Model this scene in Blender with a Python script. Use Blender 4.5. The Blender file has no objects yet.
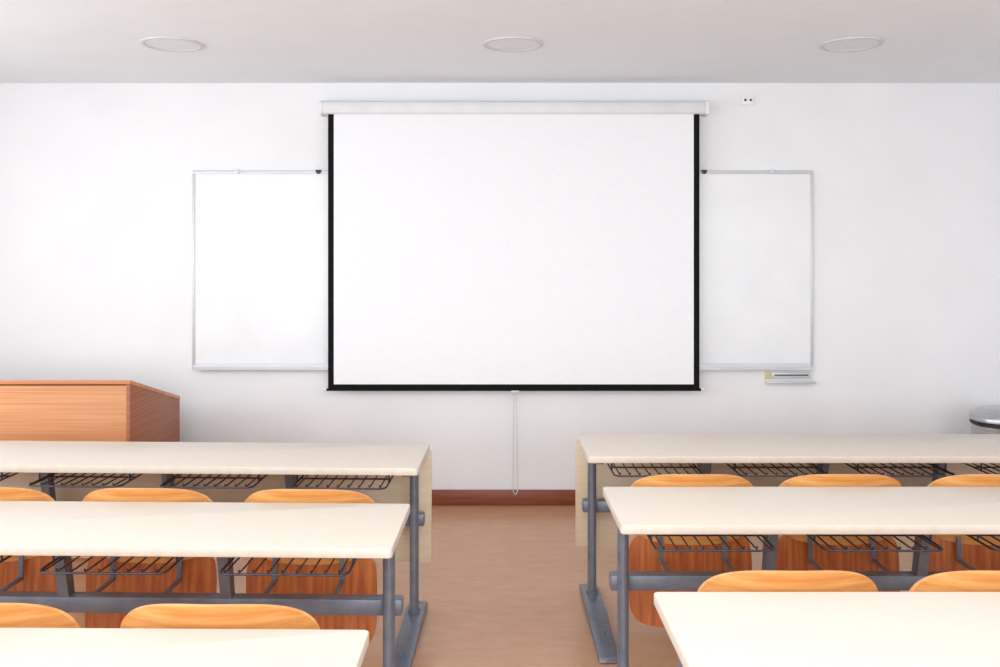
import bpy, bmesh, math
from mathutils import Vector, Matrix
sc = bpy.context.scene
COL = sc.collection
try:
    sc.view_settings.view_transform = 'Standard'
    sc.view_settings.look = 'None'
except Exception as e:
    print(e)

# ------------------------------------------------------------ materials
def s2l(c):
    return tuple(((v/255)/12.92 if v/255 <= .04045 else ((v/255+.055)/1.055)**2.4) for v in c)
def base_mat(name, rough=.5, metal=0., spec=.5):
    m = bpy.data.materials.new(name); m.use_nodes = True
    nt = m.node_tree; b = nt.nodes['Principled BSDF']
    b.inputs['Roughness'].default_value = rough
    b.inputs['Metallic'].default_value = metal
    b.inputs['Specular IOR Level'].default_value = spec
    return m, nt, b
def noise_mat(name, c1, c2, scale=(1,1,1), nscale=5, rough=.5, metal=0., spec=.5, bump=0., detail=4, lo=.35, hi=.65):
    m, nt, b = base_mat(name, rough, metal, spec)
    tc = nt.nodes.new('ShaderNodeTexCoord'); mp = nt.nodes.new('ShaderNodeMapping')
    mp.inputs['Scale'].default_value = scale
    n = nt.nodes.new('ShaderNodeTexNoise'); n.inputs['Scale'].default_value = nscale
    n.inputs['Detail'].default_value = detail
    r = nt.nodes.new('ShaderNodeValToRGB')
    r.color_ramp.elements[0].position = lo; r.color_ramp.elements[1].position = hi
    r.color_ramp.elements[0].color = (*s2l(c1), 1); r.color_ramp.elements[1].color = (*s2l(c2), 1)
    L = nt.links.new
    L(tc.outputs['Object'], mp.inputs['Vector']); L(mp.outputs[0], n.inputs['Vector'])
    L(n.outputs['Fac'], r.inputs['Fac']); L(r.outputs[0], b.inputs['Base Color'])
    if bump:
        bp = nt.nodes.new('ShaderNodeBump'); bp.inputs['Strength'].default_value = bump
        bp.inputs['Distance'].default_value = .002
        L(n.outputs['Fac'], bp.inputs['Height']); L(bp.outputs[0], b.inputs['Normal'])
    return m
M_wall = noise_mat('wall_paint', (236,238,241), (239,241,244), nscale=3, rough=.8, spec=.2)
M_ceil = noise_mat('ceiling_paint', (239,244,249), (241,246,251), nscale=3, rough=.85, spec=.2)
M_top = noise_mat('cream_laminate', (210,200,187), (216,207,194), scale=(6,40,1), nscale=4, rough=.38, spec=.4)
M_panel = noise_mat('modesty_laminate', (216,196,168), (222,204,178), scale=(1,1,6), nscale=12, rough=.5)
M_steel = noise_mat('blue_grey_steel', (110,117,132), (122,129,142), nscale=20, rough=.36, metal=.35)
M_wire = noise_mat('dark_wire', (66,69,80), (78,81,92), nscale=20, rough=.35, metal=.5)
M_ply = noise_mat('orange_beech_plywood', (208,138,70), (232,172,104), scale=(1.2,8,20), nscale=3, rough=.32, bump=.05, detail=6)
M_ply_shaded = noise_mat('orange_beech_shaded', (168,84,34), (204,120,58), scale=(16,8,1.0), nscale=3, rough=.36, bump=.05, detail=6)  # seat ply, its shadow below the backrest painted in as darker, redder wood
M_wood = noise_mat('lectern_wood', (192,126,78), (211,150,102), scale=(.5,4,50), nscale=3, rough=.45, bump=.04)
M_wood_shaded = noise_mat('lectern_wood_shaded', (146,80,46), (170,102,62), scale=(4,.5,50), nscale=3, rough=.45, bump=.04)  # lectern wood again, with the dimmer light on its sides put into the colour
M_basebd = noise_mat('baseboard_wood', (122,60,40), (142,76,52), scale=(1,4,20), nscale=3, rough=.35)
M_alu = noise_mat('brushed_aluminium', (200,202,206), (212,214,218), scale=(1,20,20), nscale=8, rough=.4, metal=.25)
M_case = noise_mat('screen_casing_paint', (222,224,228), (228,230,233), nscale=8, rough=.4)
M_cloth = noise_mat('screen_cloth', (240,243,247), (242,245,249), nscale=40, rough=.9, spec=.1)
M_black = noise_mat('black_border', (10,10,12), (15,15,17), nscale=60, rough=.8, spec=.2)
M_board = noise_mat('whiteboard_enamel', (233,236,239), (237,240,243), nscale=4, rough=.2, spec=.5)
M_plastic = noise_mat('white_plastic', (236,236,236), (242,242,242), nscale=10, rough=.35)
M_dark = noise_mat('dark_plastic', (30,30,32), (40,40,42), nscale=20, rough=.45)
M_chrome = noise_mat('polished_steel', (176,178,182), (196,198,202), scale=(1,1,30), nscale=6, rough=.3, metal=.75)
M_yel = noise_mat('yellowed_label', (214,200,140), (226,212,160), nscale=30, rough=.6)
M_diff = noise_mat('lamp_diffuser', (226,229,234), (231,234,239), nscale=20, rough=.5)
M_ring = noise_mat('lamp_ring_paint', (207,209,214), (213,215,219), nscale=20, rough=.5)
M_cord = noise_mat('cord_white', (205,205,205), (220,220,220), nscale=40, rough=.7)

def floor_mat():
    m, nt, b = base_mat('floor_laminate', .22, 0, .5)
    L = nt.links.new
    tc = nt.nodes.new('ShaderNodeTexCoord')
    br = nt.nodes.new('ShaderNodeTexBrick')
    br.inputs['Scale'].default_value = 1.0
    br.inputs['Brick Width'].default_value = 1.8; br.inputs['Row Height'].default_value = .6
    br.inputs['Mortar Size'].default_value = .0008
    br.inputs['Color1'].default_value = (*s2l((203,157,124)),1); br.inputs['Color2'].default_value = (*s2l((201,155,122)),1)
    br.inputs['Mortar'].default_value = (*s2l((192,146,114)),1)
    mp = nt.nodes.new('ShaderNodeMapping'); mp.inputs['Scale'].default_value = (2.5, 6, 1)
    n = nt.nodes.new('ShaderNodeTexNoise'); n.inputs['Scale'].default_value = 3; n.inputs['Detail'].default_value = 8
    n.inputs['Roughness'].default_value = .65
    r = nt.nodes.new('ShaderNodeValToRGB')
    r.color_ramp.elements[0].position=.3; r.color_ramp.elements[1].position=.7
    r.color_ramp.elements[0].color=(.86,.845,.83,1); r.color_ramp.elements[1].color=(1.0,1.0,1.0,1)
    mx = nt.nodes.new('ShaderNodeMixRGB'); mx.blend_type='MULTIPLY'; mx.inputs[0].default_value=1
    L(tc.outputs['Object'], br.inputs['Vector']); L(tc.outputs['Object'], mp.inputs[0]); L(mp.outputs[0], n.inputs['Vector'])
    L(n.outputs['Fac'], r.inputs[0]); L(br.outputs['Color'], mx.inputs[1]); L(r.outputs[0], mx.inputs[2])
    L(mx.outputs[0], b.inputs['Base Color'])
    n2 = nt.nodes.new('ShaderNodeTexNoise'); n2.inputs['Scale'].default_value = 2.5
    mr = nt.nodes.new('ShaderNodeMapRange'); mr.inputs['To Min'].default_value=.16; mr.inputs['To Max'].default_value=.32
    L(tc.outputs['Object'], n2.inputs['Vector']); L(n2.outputs['Fac'], mr.inputs['Value']); L(mr.outputs[0], b.inputs['Roughness'])
    return m
M_floor = floor_mat()

# ------------------------------------------------------------ mesh helpers
def new_bm(): return bmesh.new()
def add_box(bm, x0,x1,y0,y1,z0,z1, bev=0., seg=2):
    if x0>x1: x0,x1=x1,x0
    if y0>y1: y0,y1=y1,y0
    t = bmesh.new()
    bmesh.ops.create_cube(t, size=1)
    for v in t.verts:
        v.co = Vector((x0+(v.co.x+.5)*(x1-x0), y0+(v.co.y+.5)*(y1-y0), z0+(v.co.z+.5)*(z1-z0)))
    if bev: bmesh.ops.bevel(t, geom=list(t.edges), offset=bev, segments=seg, affect='EDGES', profile=.5)
    merge(bm, t)
def merge(bm, t):
    me = bpy.data.meshes.new('tmp'); t.to_mesh(me); t.free(); bm.from_mesh(me); bpy.data.meshes.remove(me)
def add_prism(bm, poly, axis, a0, a1, bev=0.):
    t = bmesh.new()
    def P(p, a):
        return {'x':(a,p[0],p[1]), 'y':(p[0],a,p[1]), 'z':(p[0],p[1],a)}[axis]
    A=[t.verts.new(P(p,a0)) for p in poly]; B=[t.verts.new(P(p,a1)) for p in poly]
    t.faces.new(A); t.faces.new(B[::-1])
    n=len(poly)
    for i in range(n): t.faces.new((A[i],B[i],B[(i+1)%n],A[(i+1)%n]))
    bmesh.ops.recalc_face_normals(t, faces=list(t.faces))
    if bev: bmesh.ops.bevel(t, geom=list(t.edges), offset=bev, segments=2, affect='EDGES', profile=.5)
    merge(bm, t)
def add_tube(bm, pts, r, n=8, closed=False, ry=None):
    pts=[Vector(p) for p in pts]; N=len(pts); rings=[]
    up=None
    for i,p in enumerate(pts):
        if closed: d=(pts[(i+1)%N]-pts[i-1])
        else: d=(pts[min(i+1,N-1)]-pts[max(i-1,0)])
        d.normalize()
        if up is None:
            up = Vector((0,0,1)) if abs(d.z)<.9 else Vector((0,1,0))
        a = d.cross(up)
        if a.length<1e-4: a=d.cross(Vector((1,0,0)))
        a.normalize(); b=a.cross(d).normalized(); up=b
        rings.append([bm.verts.new(p + a*math.cos(2*math.pi*k/n)*r + b*math.sin(2*math.pi*k/n)*(ry or r)) for k in range(n)])
    M = N if closed else N-1
    for i in range(M):
        A=rings[i];B=rings[(i+1)%N]
        for k in range(n):
            bm.faces.new((A[k],A[(k+1)%n],B[(k+1)%n],B[k]))
    if not closed:
        bm.faces.new(rings[0]); bm.faces.new(rings[-1][::-1])
def add_lathe(bm, prof, cx=0, cy=0, n=48):
    rings=[]
    for r,z in prof:
        rings.append([bm.verts.new((cx+r*math.cos(2*math.pi*k/n), cy+r*math.sin(2*math.pi*k/n), z)) for k in range(n)])
    for i in range(len(rings)-1):
        for k in range(n):
            bm.faces.new((rings[i][k],rings[i][(k+1)%n],rings[i+1][(k+1)%n],rings[i+1][k]))
    bm.faces.new(rings[0][::-1]); bm.faces.new(rings[-1])
def rrect(x0,x1,y0,y1,r,k=6):
    out=[]
    for cx,cy,a in ((x1-r,y1-r,0),(x0+r,y1-r,90),(x0+r,y0+r,180),(x1-r,y0+r,270)):
        for i in range(k+1):
            t=math.radians(a+90*i/k); out.append((cx+r*math.cos(t),cy+r*math.sin(t)))
    return out
def mesh_from(bm, name, mat, smooth=True):
    bmesh.ops.recalc_face_normals(bm, faces=list(bm.faces))
    me = bpy.data.meshes.new(name); bm.to_mesh(me); bm.free()
    me.materials.append(mat)
    if smooth:
        for p in me.polygons: p.use_smooth=True
        try: me.set_sharp_from_angle(angle=math.radians(35))
        except Exception: pass
    return me
def obj(name, me, parent=None, loc=(0,0,0)):
    o=bpy.data.objects.new(name, me); COL.objects.link(o)
    if parent: o.parent=parent
    o.location=loc
    return o
def thing(name, label, category, loc=(0,0,0), rot=0, group=None):
    e=bpy.data.objects.new(name,None); e.empty_display_size=.1; COL.objects.link(e)
    e.location=loc; e.rotation_euler[2]=rot
    e['label']=label; e['category']=category
    if group: e['group']=group
    return e
def struct(name, me):
    o=obj(name,me); o['kind']='structure'; return o

# ------------------------------------------------------------ room
WY=5.76; CH=2.70; XL=-3.9; XR=3.9; YB=-3.2
def boxmesh(name, mat, *a, **k):
    bm=new_bm(); add_box(bm,*a,**k); return mesh_from(bm,name,mat)
struct('floor', boxmesh('floor',M_floor,XL-.1,XR+.1,YB,WY+.1,-.1,0))
struct('ceiling', boxmesh('ceiling',M_ceil,XL-.1,XR+.1,YB,WY+.1,CH,CH+.1))
struct('wall_front', boxmesh('wall_front',M_wall,XL-.1,XR+.1,WY,WY+.1,0,CH))
struct('wall_right', boxmesh('wall_right',M_wall,XR,XR+.1,YB,WY,0,CH))
bm=new_bm()
wins=[(-2.6,-.6),(0.0,2.0),(2.6,4.4)]
add_box(bm,XL-.1,XL,YB,WY,0,.95); add_box(bm,XL-.1,XL,YB,WY,2.4,CH)
ys=[YB]+[v for w in wins for v in w]+[WY]
for i in range(0,len(ys),2): add_box(bm,XL-.1,XL,ys[i],ys[i+1],.95,2.4)
struct('wall_left', mesh_from(bm,'wall_left',M_wall))
for i,(a,b) in enumerate(wins):
    bm=new_bm(); t=.05
    add_box(bm,XL-.08,XL-.02,a,b,.95,.95+t,bev=.004); add_box(bm,XL-.08,XL-.02,a,b,2.4-t,2.4,bev=.004)
    for y in (a,(a+b)/2-t/2,b-t): add_box(bm,XL-.08,XL-.02,y,y+t,.95+t,2.4-t,bev=.004)
    struct('window_%d'%(i+1), mesh_from(bm,'window_frame',M_alu))
bm=new_bm(); add_box(bm,XL,XR,WY-.016,WY,0,.10,bev=.004)
struct('baseboard_front', mesh_from(bm,'baseboard',M_basebd))

# ------------------------------------------------------------ ceiling lights
bm=new_bm()
n=56; prof=[(.134,.0),(.136,-.007),(.150,-.009),(.157,-.006),(.159,0)]
rings=[[bm.verts.new((r*math.cos(2*math.pi*k/n),r*math.sin(2*math.pi*k/n),z)) for k in range(n)] for r,z in prof]
for i in range(len(rings)):
    A=rings[i];B=rings[(i+1)%len(rings)]
    for k in range(n): bm.faces.new((A[k],A[(k+1)%n],B[(k+1)%n],B[k]))
me_ring=mesh_from(bm,'light_ring',M_ring)
bm=new_bm(); add_lathe(bm,[(.1345,-.001),(.1345,-.004),(.10,-.0055),(.04,-.006)]); me_dif=mesh_from(bm,'light_diffuser',M_diff)
for x in (-1.66,.115,1.878):
    t=thing('ceiling_light','round white recessed downlight, switched off, flush in ceiling','ceiling light',(x,4.69,CH),group='recessed ceiling downlights')
    obj('trim_ring',me_ring,t); obj('diffuser',me_dif,t)

# ------------------------------------------------------------ projection screen
t=thing('projection_screen','pull-down white projection screen with black border on wall','projection screen',(.145,WY,2.50))
ox,oz=.145,2.50
def L(x): return x-ox
def add(name,bm,mat,parent): return obj(name,mesh_from(bm,name,mat),parent)
bm=new_bm()
add_prism(bm,[(0,.074),(-.07,.074),(-.098,.062),(-.105,.04),(-.105,.0),(-.098,-.012),(-.0,-.012)],'x',L(-1.062),L(1.352),bev=.003)
add('casing',bm,M_case,t)
for xa,xb in ((-1.082,-1.062),(1.352,1.372)):
    bm=new_bm(); add_prism(bm,[(0,.078),(-.07,.078),(-.102,.066),(-.109,.042),(-.109,-.004),(-.102,-.016),(0,-.016)],'x',L(xa),L(xb),bev=.003)
    add('end_cap',bm,M_plastic,t)
x0,x1=-1.028,1.315; zt=-.01; zb=.752-oz; bw=.036; yy=-.082
bm=new_bm(); add_box(bm,L(x0+bw),L(x1-bw),yy,yy+.002,zb+bw-.004,zt); add('screen_cloth',bm,M_cloth,t)
bm=new_bm()
add_box(bm,L(x0),L(x0+bw),yy-.0005,yy+.0025,zb,zt); add_box(bm,L(x1-bw),L(x1),yy-.0005,yy+.0025,zb,zt)
add_box(bm,L(x0+bw),L(x1-bw),yy-.0005,yy+.0025,zb,zb+bw-.004); add('black_border',bm,M_black,t)
bm=new_bm(); add_tube(bm,[(L(x0-.015),yy+.001,zb-.002),(L(x1+.015),yy+.001,zb-.002)],.008,12); add('bottom_bar',bm,M_black,t)
for xx in (x0-.03,x1+.01):
    bm=new_bm(); add_tube(bm,[(L(xx),yy+.001,zb-.001),(L(xx+.02),yy+.001,zb-.001)],.010,12); add('bar_cap',bm,M_plastic,t)
bm=new_bm()
add_box(bm,L(.125),L(.18),yy-.012,yy+.012,zb-.020,zb-.006,bev=.003)
cx=L(.153); top=zb-.018; bot=.095-oz
pts=[(cx-.006,yy,top),(cx-.010,yy,top-.2),(cx-.014,yy+.004,bot+.06),(cx-.012,yy,bot+.01),(cx,yy,bot-.008),(cx+.012,yy,bot+.01),(cx+.016,yy+.004,bot+.08),(cx+.010,yy,top-.22),(cx+.006,yy,top)]
add_tube(bm,pts,.0028,6); add('pull_cord',bm,M_cord,t)

# ------------------------------------------------------------ whiteboard
t=thing('whiteboard','wide white enamel board with aluminium frame behind screen','whiteboard',(.075,WY,.873))
ox,oz=.075,.873
wx0,wx1,wz0,wz1=L(-1.907),L(2.057),0,1.266
bm=new_bm(); add_box(bm,wx0+.012,wx1-.012,-.014,0,wz0+.012,wz1-.012); add('board_surface',bm,M_board,t)
bm=new_bm(); fw=.022
add_box(bm,wx0,wx1,-.020,0,wz1-fw,wz1,bev=.003); add_box(bm,wx0,wx1,-.020,0,wz0,wz0+fw,bev=.003)
add_box(bm,wx0,wx0+fw*.8,-.020,0,wz0+fw,wz1-fw,bev=.003); add_box(bm,wx1-fw*.8,wx1,-.020,0,wz0+fw,wz1-fw,bev=.003)
add('frame',bm,M_alu,t)
bm=new_bm(); add_prism(bm,[(-.020,.0),(-.020,.035),(-.028,.035),(-.034,.012),(-.062,.010),(-.064,.018),(-.068,.018),(-.068,.0)],'x',wx0+.02,wx1-.02); add('pen_tray',bm,M_alu,t)
for xx in (-1.62,-1.10,1.36,1.80):
    bm=new_bm(); add_box(bm,L(xx)-.018,L(xx)+.018,-.026,0,wz1-.014,wz1+.004,bev=.003)
    add_box(bm,L(xx)-.010,L(xx)+.010,-.028,-.018,wz1-.022,wz1-.010,bev=.002)
    add('rail_clip',bm,M_dark if abs(xx)<1.4 else M_alu,t)

# ------------------------------------------------------------ socket
t=thing('wall_socket','small white double wall socket high on wall','wall socket',(1.642,WY,2.59))
bm=new_bm(); add_box(bm,-.042,.042,-.012,0,-.032,.032,bev=.004); add('cover_plate',bm,M_plastic,t)
for xx in (-.017,.017):
    bm=new_bm(); add_tube(bm,[(xx,-.0105,0),(xx,-.0128,0)],.008,16); add('socket_hole',bm,M_dark,t)
# ------------------------------------------------------------ marker holder below board
t=thing('marker_holder','flat metal marker ledge mounted under whiteboard tray','marker holder',(1.905,WY,.785))
bm=new_bm()
add_box(bm,-.155,.155,-.006,0,.0,.088,bev=.002)
add_box(bm,-.155,.155,-.05,-.006,.0,.006,bev=.002)
add('bracket',bm,M_case,t)
bm=new_bm(); add_box(bm,-.155,.155,-.056,-.050,-.002,.014,bev=.003); add('front_lip',bm,M_alu,t)
bm=new_bm(); add_box(bm,-.112,.135,-.014,-.006,.026,.066,bev=.003); add('name_plate',bm,M_alu,t)
bm=new_bm(); add_box(bm,-.095,.12,-.0155,-.014,.044,.052); add('plate_slot',bm,M_dark,t)
bm=new_bm(); add_box(bm,-.152,-.120,-.012,-.006,.022,.070,bev=.002); add('label_tab',bm,M_yel,t)

# ------------------------------------------------------------ trash can
t=thing('trash_can','round polished steel bin with black rim beside wall','trash can',(3.055,5.38,0))
bm=new_bm(); add_lathe(bm,[(.155,.02),(.165,.025),(.165,.585),(.160,.590)]); add('body',bm,M_chrome,t)
bm=new_bm(); add_lathe(bm,[(.160,0),(.170,.004),(.170,.026),(.160,.03)]); add('base_ring',bm,M_dark,t)
bm=new_bm(); add_lathe(bm,[(.162,.588),(.172,.592),(.172,.606),(.166,.610)]); add('rim',bm,M_dark,t)
bm=new_bm(); add_lathe(bm,[(.168,.609),(.174,.614),(.174,.636),(.160,.658),(.12,.680),(.06,.692),(.01,.694)]); add('lid',bm,M_chrome,t)
bm=new_bm(); add_box(bm,-.035,.035,-.215,-.15,.012,.024,bev=.004); add('pedal',bm,M_dark,t)
bm=new_bm(); add_tube(bm,[(-.05,.165,.60),(-.05,.185,.61),(.05,.185,.61),(.05,.165,.60)],.008,8); add('hinge',bm,M_dark,t)

# ------------------------------------------------------------ lectern
t=thing('lectern','wooden teacher desk lectern with sloping top and orange grain','lectern',(-2.65,5.08,0))
hx=.765; y0,y1=-.38,.37
za,zb_=.947,.745
def zs(y): return za+(zb_-za)*(y-y0)/(y1-y0)
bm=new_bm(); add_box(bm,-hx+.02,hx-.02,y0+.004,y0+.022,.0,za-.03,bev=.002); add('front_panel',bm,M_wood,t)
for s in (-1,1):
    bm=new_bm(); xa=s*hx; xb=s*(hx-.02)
    add_prism(bm,[(y0,0),(y1,0),(y1,zs(y1)-.022),(y0,zs(y0)-.022)],'x',min(xa,xb),max(xa,xb),bev=.0015); add('side_panel',bm,M_wood_shaded,t)
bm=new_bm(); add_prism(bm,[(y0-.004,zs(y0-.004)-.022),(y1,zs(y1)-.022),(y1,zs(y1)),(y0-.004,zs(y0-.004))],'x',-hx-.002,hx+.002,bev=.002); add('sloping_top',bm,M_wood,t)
bm=new_bm(); add_box(bm,-hx+.02,hx-.02,y0+.03,y1-.05,.40,.42,bev=.002); add('shelf',bm,M_wood,t)

# ------------------------------------------------------------ desks
TZ=.75; TT=.030; DEP=.475; LEN=2.40
def desk_meshes(sx):
    D={}
    X=lambda u: sx*u
    Y=lambda v: -v
    u0,pitch=(.33,.545) if sx<0 else (.312,.54)
    bm=new_bm(); xa,xb=sorted((X(0),X(LEN)))
    add_prism(bm,rrect(xa,xb,-DEP,0,.014),'z',TZ-TT,TZ,bev=.004); D['tabletop']=[mesh_from(bm,'tabletop',M_top)]
    bm=new_bm(); add_box(bm,X(-.008),X(LEN-.01),-.018,.002,.222,TZ-TT-.001,bev=.002); D['modesty_panel']=[mesh_from(bm,'modesty_panel',M_panel)]
    D['leg']=[];D['foot']=[];D['support_arm']=[]
    for u in (.055,LEN-.055):
        bm=new_bm()
        add_tube(bm,[(X(u),Y(.14),.03),(X(u),Y(.14),TZ-TT-.025)],.020,16,ry=.028)
        add_tube(bm,[(X(u),Y(.14),.035),(X(u),Y(.14),.065)],.027,16,ry=.036)
        D['leg'].append(mesh_from(bm,'leg',M_steel))
        bm=new_bm()
        w=.042
        add_prism(bm,[(Y(-.03),.004),(Y(-.03),.028),(Y(.06),.046),(Y(.24),.046),(Y(.74),.022),(Y(.76),.004)],'x',X(u)-w,X(u)+w,bev=.006)
        for vv in (.02,.22,.55):
            add_tube(bm,[(X(u),Y(vv),.03),(X(u),Y(vv),.052 if vv>.1 and vv<.3 else .046)],.009,8)
        for vv in (.0,.70):
            add_tube(bm,[(X(u),Y(vv),0),(X(u),Y(vv),.01)],.02,12)
        D['foot'].append(mesh_from(bm,'foot',M_steel))
        bm=new_bm()
        add_prism(bm,[(Y(.03),TZ-TT-.001),(Y(.03),TZ-TT-.018),(Y(.10),TZ-TT-.045),(Y(.20),TZ-TT-.045),(Y(.43),TZ-TT-.015),(Y(.43),TZ-TT-.001)],'x',X(u)-.017,X(u)+.017,bev=.003)
        D['support_arm'].append(mesh_from(bm,'support_arm',M_steel))
    bm=new_bm(); add_box(bm,X(.016),X(LEN-.016),Y(.060),Y(.113),.408,.462,bev=.006)
    D['crossbeam']=[mesh_from(bm,'crossbeam',M_steel)]
    D['strut']=[];D['wire_rack']=[]
    for k in range(4):
        u=u0+pitch/2+pitch*k
        if u>LEN-.1: continue
        bm=new_bm()
        add_prism(bm,[(Y(.065),.455),(Y(.108),.455),(Y(.17),TZ-TT-.012),(Y(.24),TZ-TT-.012),(Y(.24),TZ-TT-.001),(Y(.07),TZ-TT-.001),(Y(.07),TZ-TT-.012),(Y(.115),TZ-TT-.012)],'x',X(u)-.018,X(u)+.018)
        D['strut'].append(mesh_from(bm,'strut',M_steel))
    for k in range(4):
        u=u0+pitch*k
        bm=new_bm(); w=.192; r=.003; zr=.655; va,vb=.11,.43
        loop=rrect(X(u)-w,X(u)+w,-vb,-va,.03,4)
        add_tube(bm,[(x,y,zr) for x,y in loop],.0038,8,closed=True)
        add_tube(bm,[(X(u)-w,Y(.27),zr),(X(u)+w,Y(.27),zr)],.0038,6)
        N=9
        for i in range(N):
            x=X(u)-w+.022+(2*w-.044)*i/(N-1)
            add_tube(bm,[(x,Y(va-.01),zr+.035),(x,Y(va+.004),zr+.012),(x,Y(va+.02),zr+.005),(x,Y(vb-.02),zr+.005),(x,Y(vb+.004),zr+.008),(x,Y(vb+.010),zr+.016)],r,6)
        add_tube(bm,[(X(u)-w+.01,Y(va-.01),zr+.035),(X(u)+w-.01,Y(va-.01),zr+.035)],.0038,6)
        for s in (-1,1):
            x=X(u)+s*(w)
            add_tube(bm,[(x,Y(va+.03),zr),(x,Y(va+.03),TZ-TT)],.004,6)
            add_tube(bm,[(x,Y(vb-.10),zr),(x,Y(vb-.10),TZ-TT)],.004,6)
        D['wire_rack'].append(mesh_from(bm,'wire_rack',M_wire))
    return D
DM={-1:desk_meshes(-1),1:desk_meshes(1)}
desks={}
def make_desk(sx,row,d,rot):
    ex=.409 if sx>0 else -.275
    lab = ('long cream-topped classroom desk with full-width laminate modesty panel' if row==1 else
           'long cream-topped classroom desk on grey steel legs with wire racks')
    e=thing('classroom_desk',lab,'desk',(ex,d,0),rot,group='rows of cream classroom desks')
    for nm,ms in DM[sx].items():
        if nm=='modesty_panel' and row!=1: continue
        for m in ms:
            o=obj(nm,m,e)
            if nm=='wire_rack': o['label']='dark wire book rack under tabletop'
    desks[(sx,row)]=(e,ex,d,rot)
for row,d in ((1,4.275),(2,3.305),(3,2.275)): make_desk(1,row,d,0)
for row,d in ((1,4.06),(2,3.08),(3,2.045)): make_desk(-1,row,d,[0,math.radians(-1.8),math.radians(-1.4),math.radians(-.8)][row])

# ------------------------------------------------------------ chairs
def shell(W,H,n,curve,lean,thick,mat,name,res=24,yc=0,zc=0):
    bm=bmesh.new()
    def P(p,q,off):
        m=max(abs(p),abs(q)); l=(abs(p)**n+abs(q)**n)**(1/n) if m>0 else 1
        a,b=(p*m/l,q*m/l) if m>0 else (0,0)
        return Vector((a*W,yc+curve*a*a-lean*b+off,zc+b*H))
    F=[];B=[]
    for i in range(res+1):
        f=[];g=[]
        for j in range(res+1):
            p=-1+2*i/res;q=-1+2*j/res
            f.append(bm.verts.new(P(p,q,-thick/2))); g.append(bm.verts.new(P(p,q,thick/2)))
        F.append(f);B.append(g)
    for i in range(res):
        for j in range(res):
            bm.faces.new((F[i][j],F[i+1][j],F[i+1][j+1],F[i][j+1]))
            bm.faces.new((B[i][j],B[i][j+1],B[i+1][j+1],B[i+1][j]))
    for i in range(res):
        for (a,b) in (((i,0),(i+1,0)),((i,res),(i+1,res)),((0,i),(0,i+1)),((res,i),(res,i+1))):
            bm.faces.new((F[a[0]][a[1]],F[b[0]][b[1]],B[b[0]][b[1]],B[a[0]][a[1]]))
    return mesh_from(bm,name,mat)
me_back=shell(.245,.140,3.2,.055,.030,.014,M_ply,'backrest',yc=.085,zc=.640)
me_seat=shell(.236,.180,5,.02,-.012,.018,M_ply_shaded,'seat',yc=.130,zc=.365)
me_brs=[]
for s in (-.12,.12):
    bm=bmesh.new()
    add_box(bm,s-.008,s+.008,-.058,.112,.438,.448,bev=.002)
    add_prism(bm,[(.100,.438),(.108,.438),(.112,.53),(.106,.53)],'x',s-.008,s+.008)
    me_brs.append(mesh_from(bm,'bracket',M_steel))
def chair(sx,row,u):
    e,ex,d,rot=desks[(sx,row)]
    p=Matrix.Rotation(rot,4,'Z')@Vector((sx*u,0,0))
    s=thing('classroom_chair','orange beech plywood tip-up chair fixed ahead of desk','chair',(ex+p.x,d+p.y,0),rot,group='orange plywood tip-up chairs')
    obj('backrest',me_back,s); obj('seat',me_seat,s)
    for m in me_brs: obj('bracket',m,s)
for u in (.375,.958,1.53): chair(-1,2,u)
for u in (.382,.968): chair(-1,3,u)
for u in (.355,.92,1.485): chair(1,2,u)
for u in (.382,.948): chair(1,3,u)

# ------------------------------------------------------------ camera
cam=bpy.data.cameras.new('camera'); co=bpy.data.objects.new('camera',cam); COL.objects.link(co)
co.location=(0,0,1.6); co.rotation_euler=(math.radians(90),0,0)
cam.sensor_width=36; cam.lens=32.4; cam.shift_x=.009; cam.shift_y=-.0785; cam.clip_start=.05
sc.camera=co

# ------------------------------------------------------------ light
w=bpy.data.worlds.new('world'); sc.world=w; w.use_nodes=True
w.node_tree.nodes['Background'].inputs[0].default_value=(.90,.96,1,1)
w.node_tree.nodes['Background'].inputs[1].default_value=1.0
def area(name,loc,rot,sx_,sy_,power,col=(1,1,1)):
    l=bpy.data.lights.new(name,'AREA'); l.shape='RECTANGLE'; l.size=sx_; l.size_y=sy_; l.energy=power; l.color=col
    o=bpy.data.objects.new(name,l); COL.objects.link(o); o.location=loc; o.rotation_euler=rot
    return o
area('added_rear_fill',(0,YB+.1,1.5),(math.radians(90),0,0),7,2.2,208,(.94,.975,1))  # added soft fill behind the camera, at the open back of the room
for i,(a,b) in enumerate(wins):
    area('window_daylight',(XL-.25,(a+b)/2,1.7),(0,math.radians(-90),0),1.4,b-a,46,(.93,.97,1))
area('added_overhead_fill',(0,1.2,CH-.06),(0,0,0),5.5,2.6,78,(.95,.98,1))  # added fill above the frame to brighten the desktops, no fixture modelled
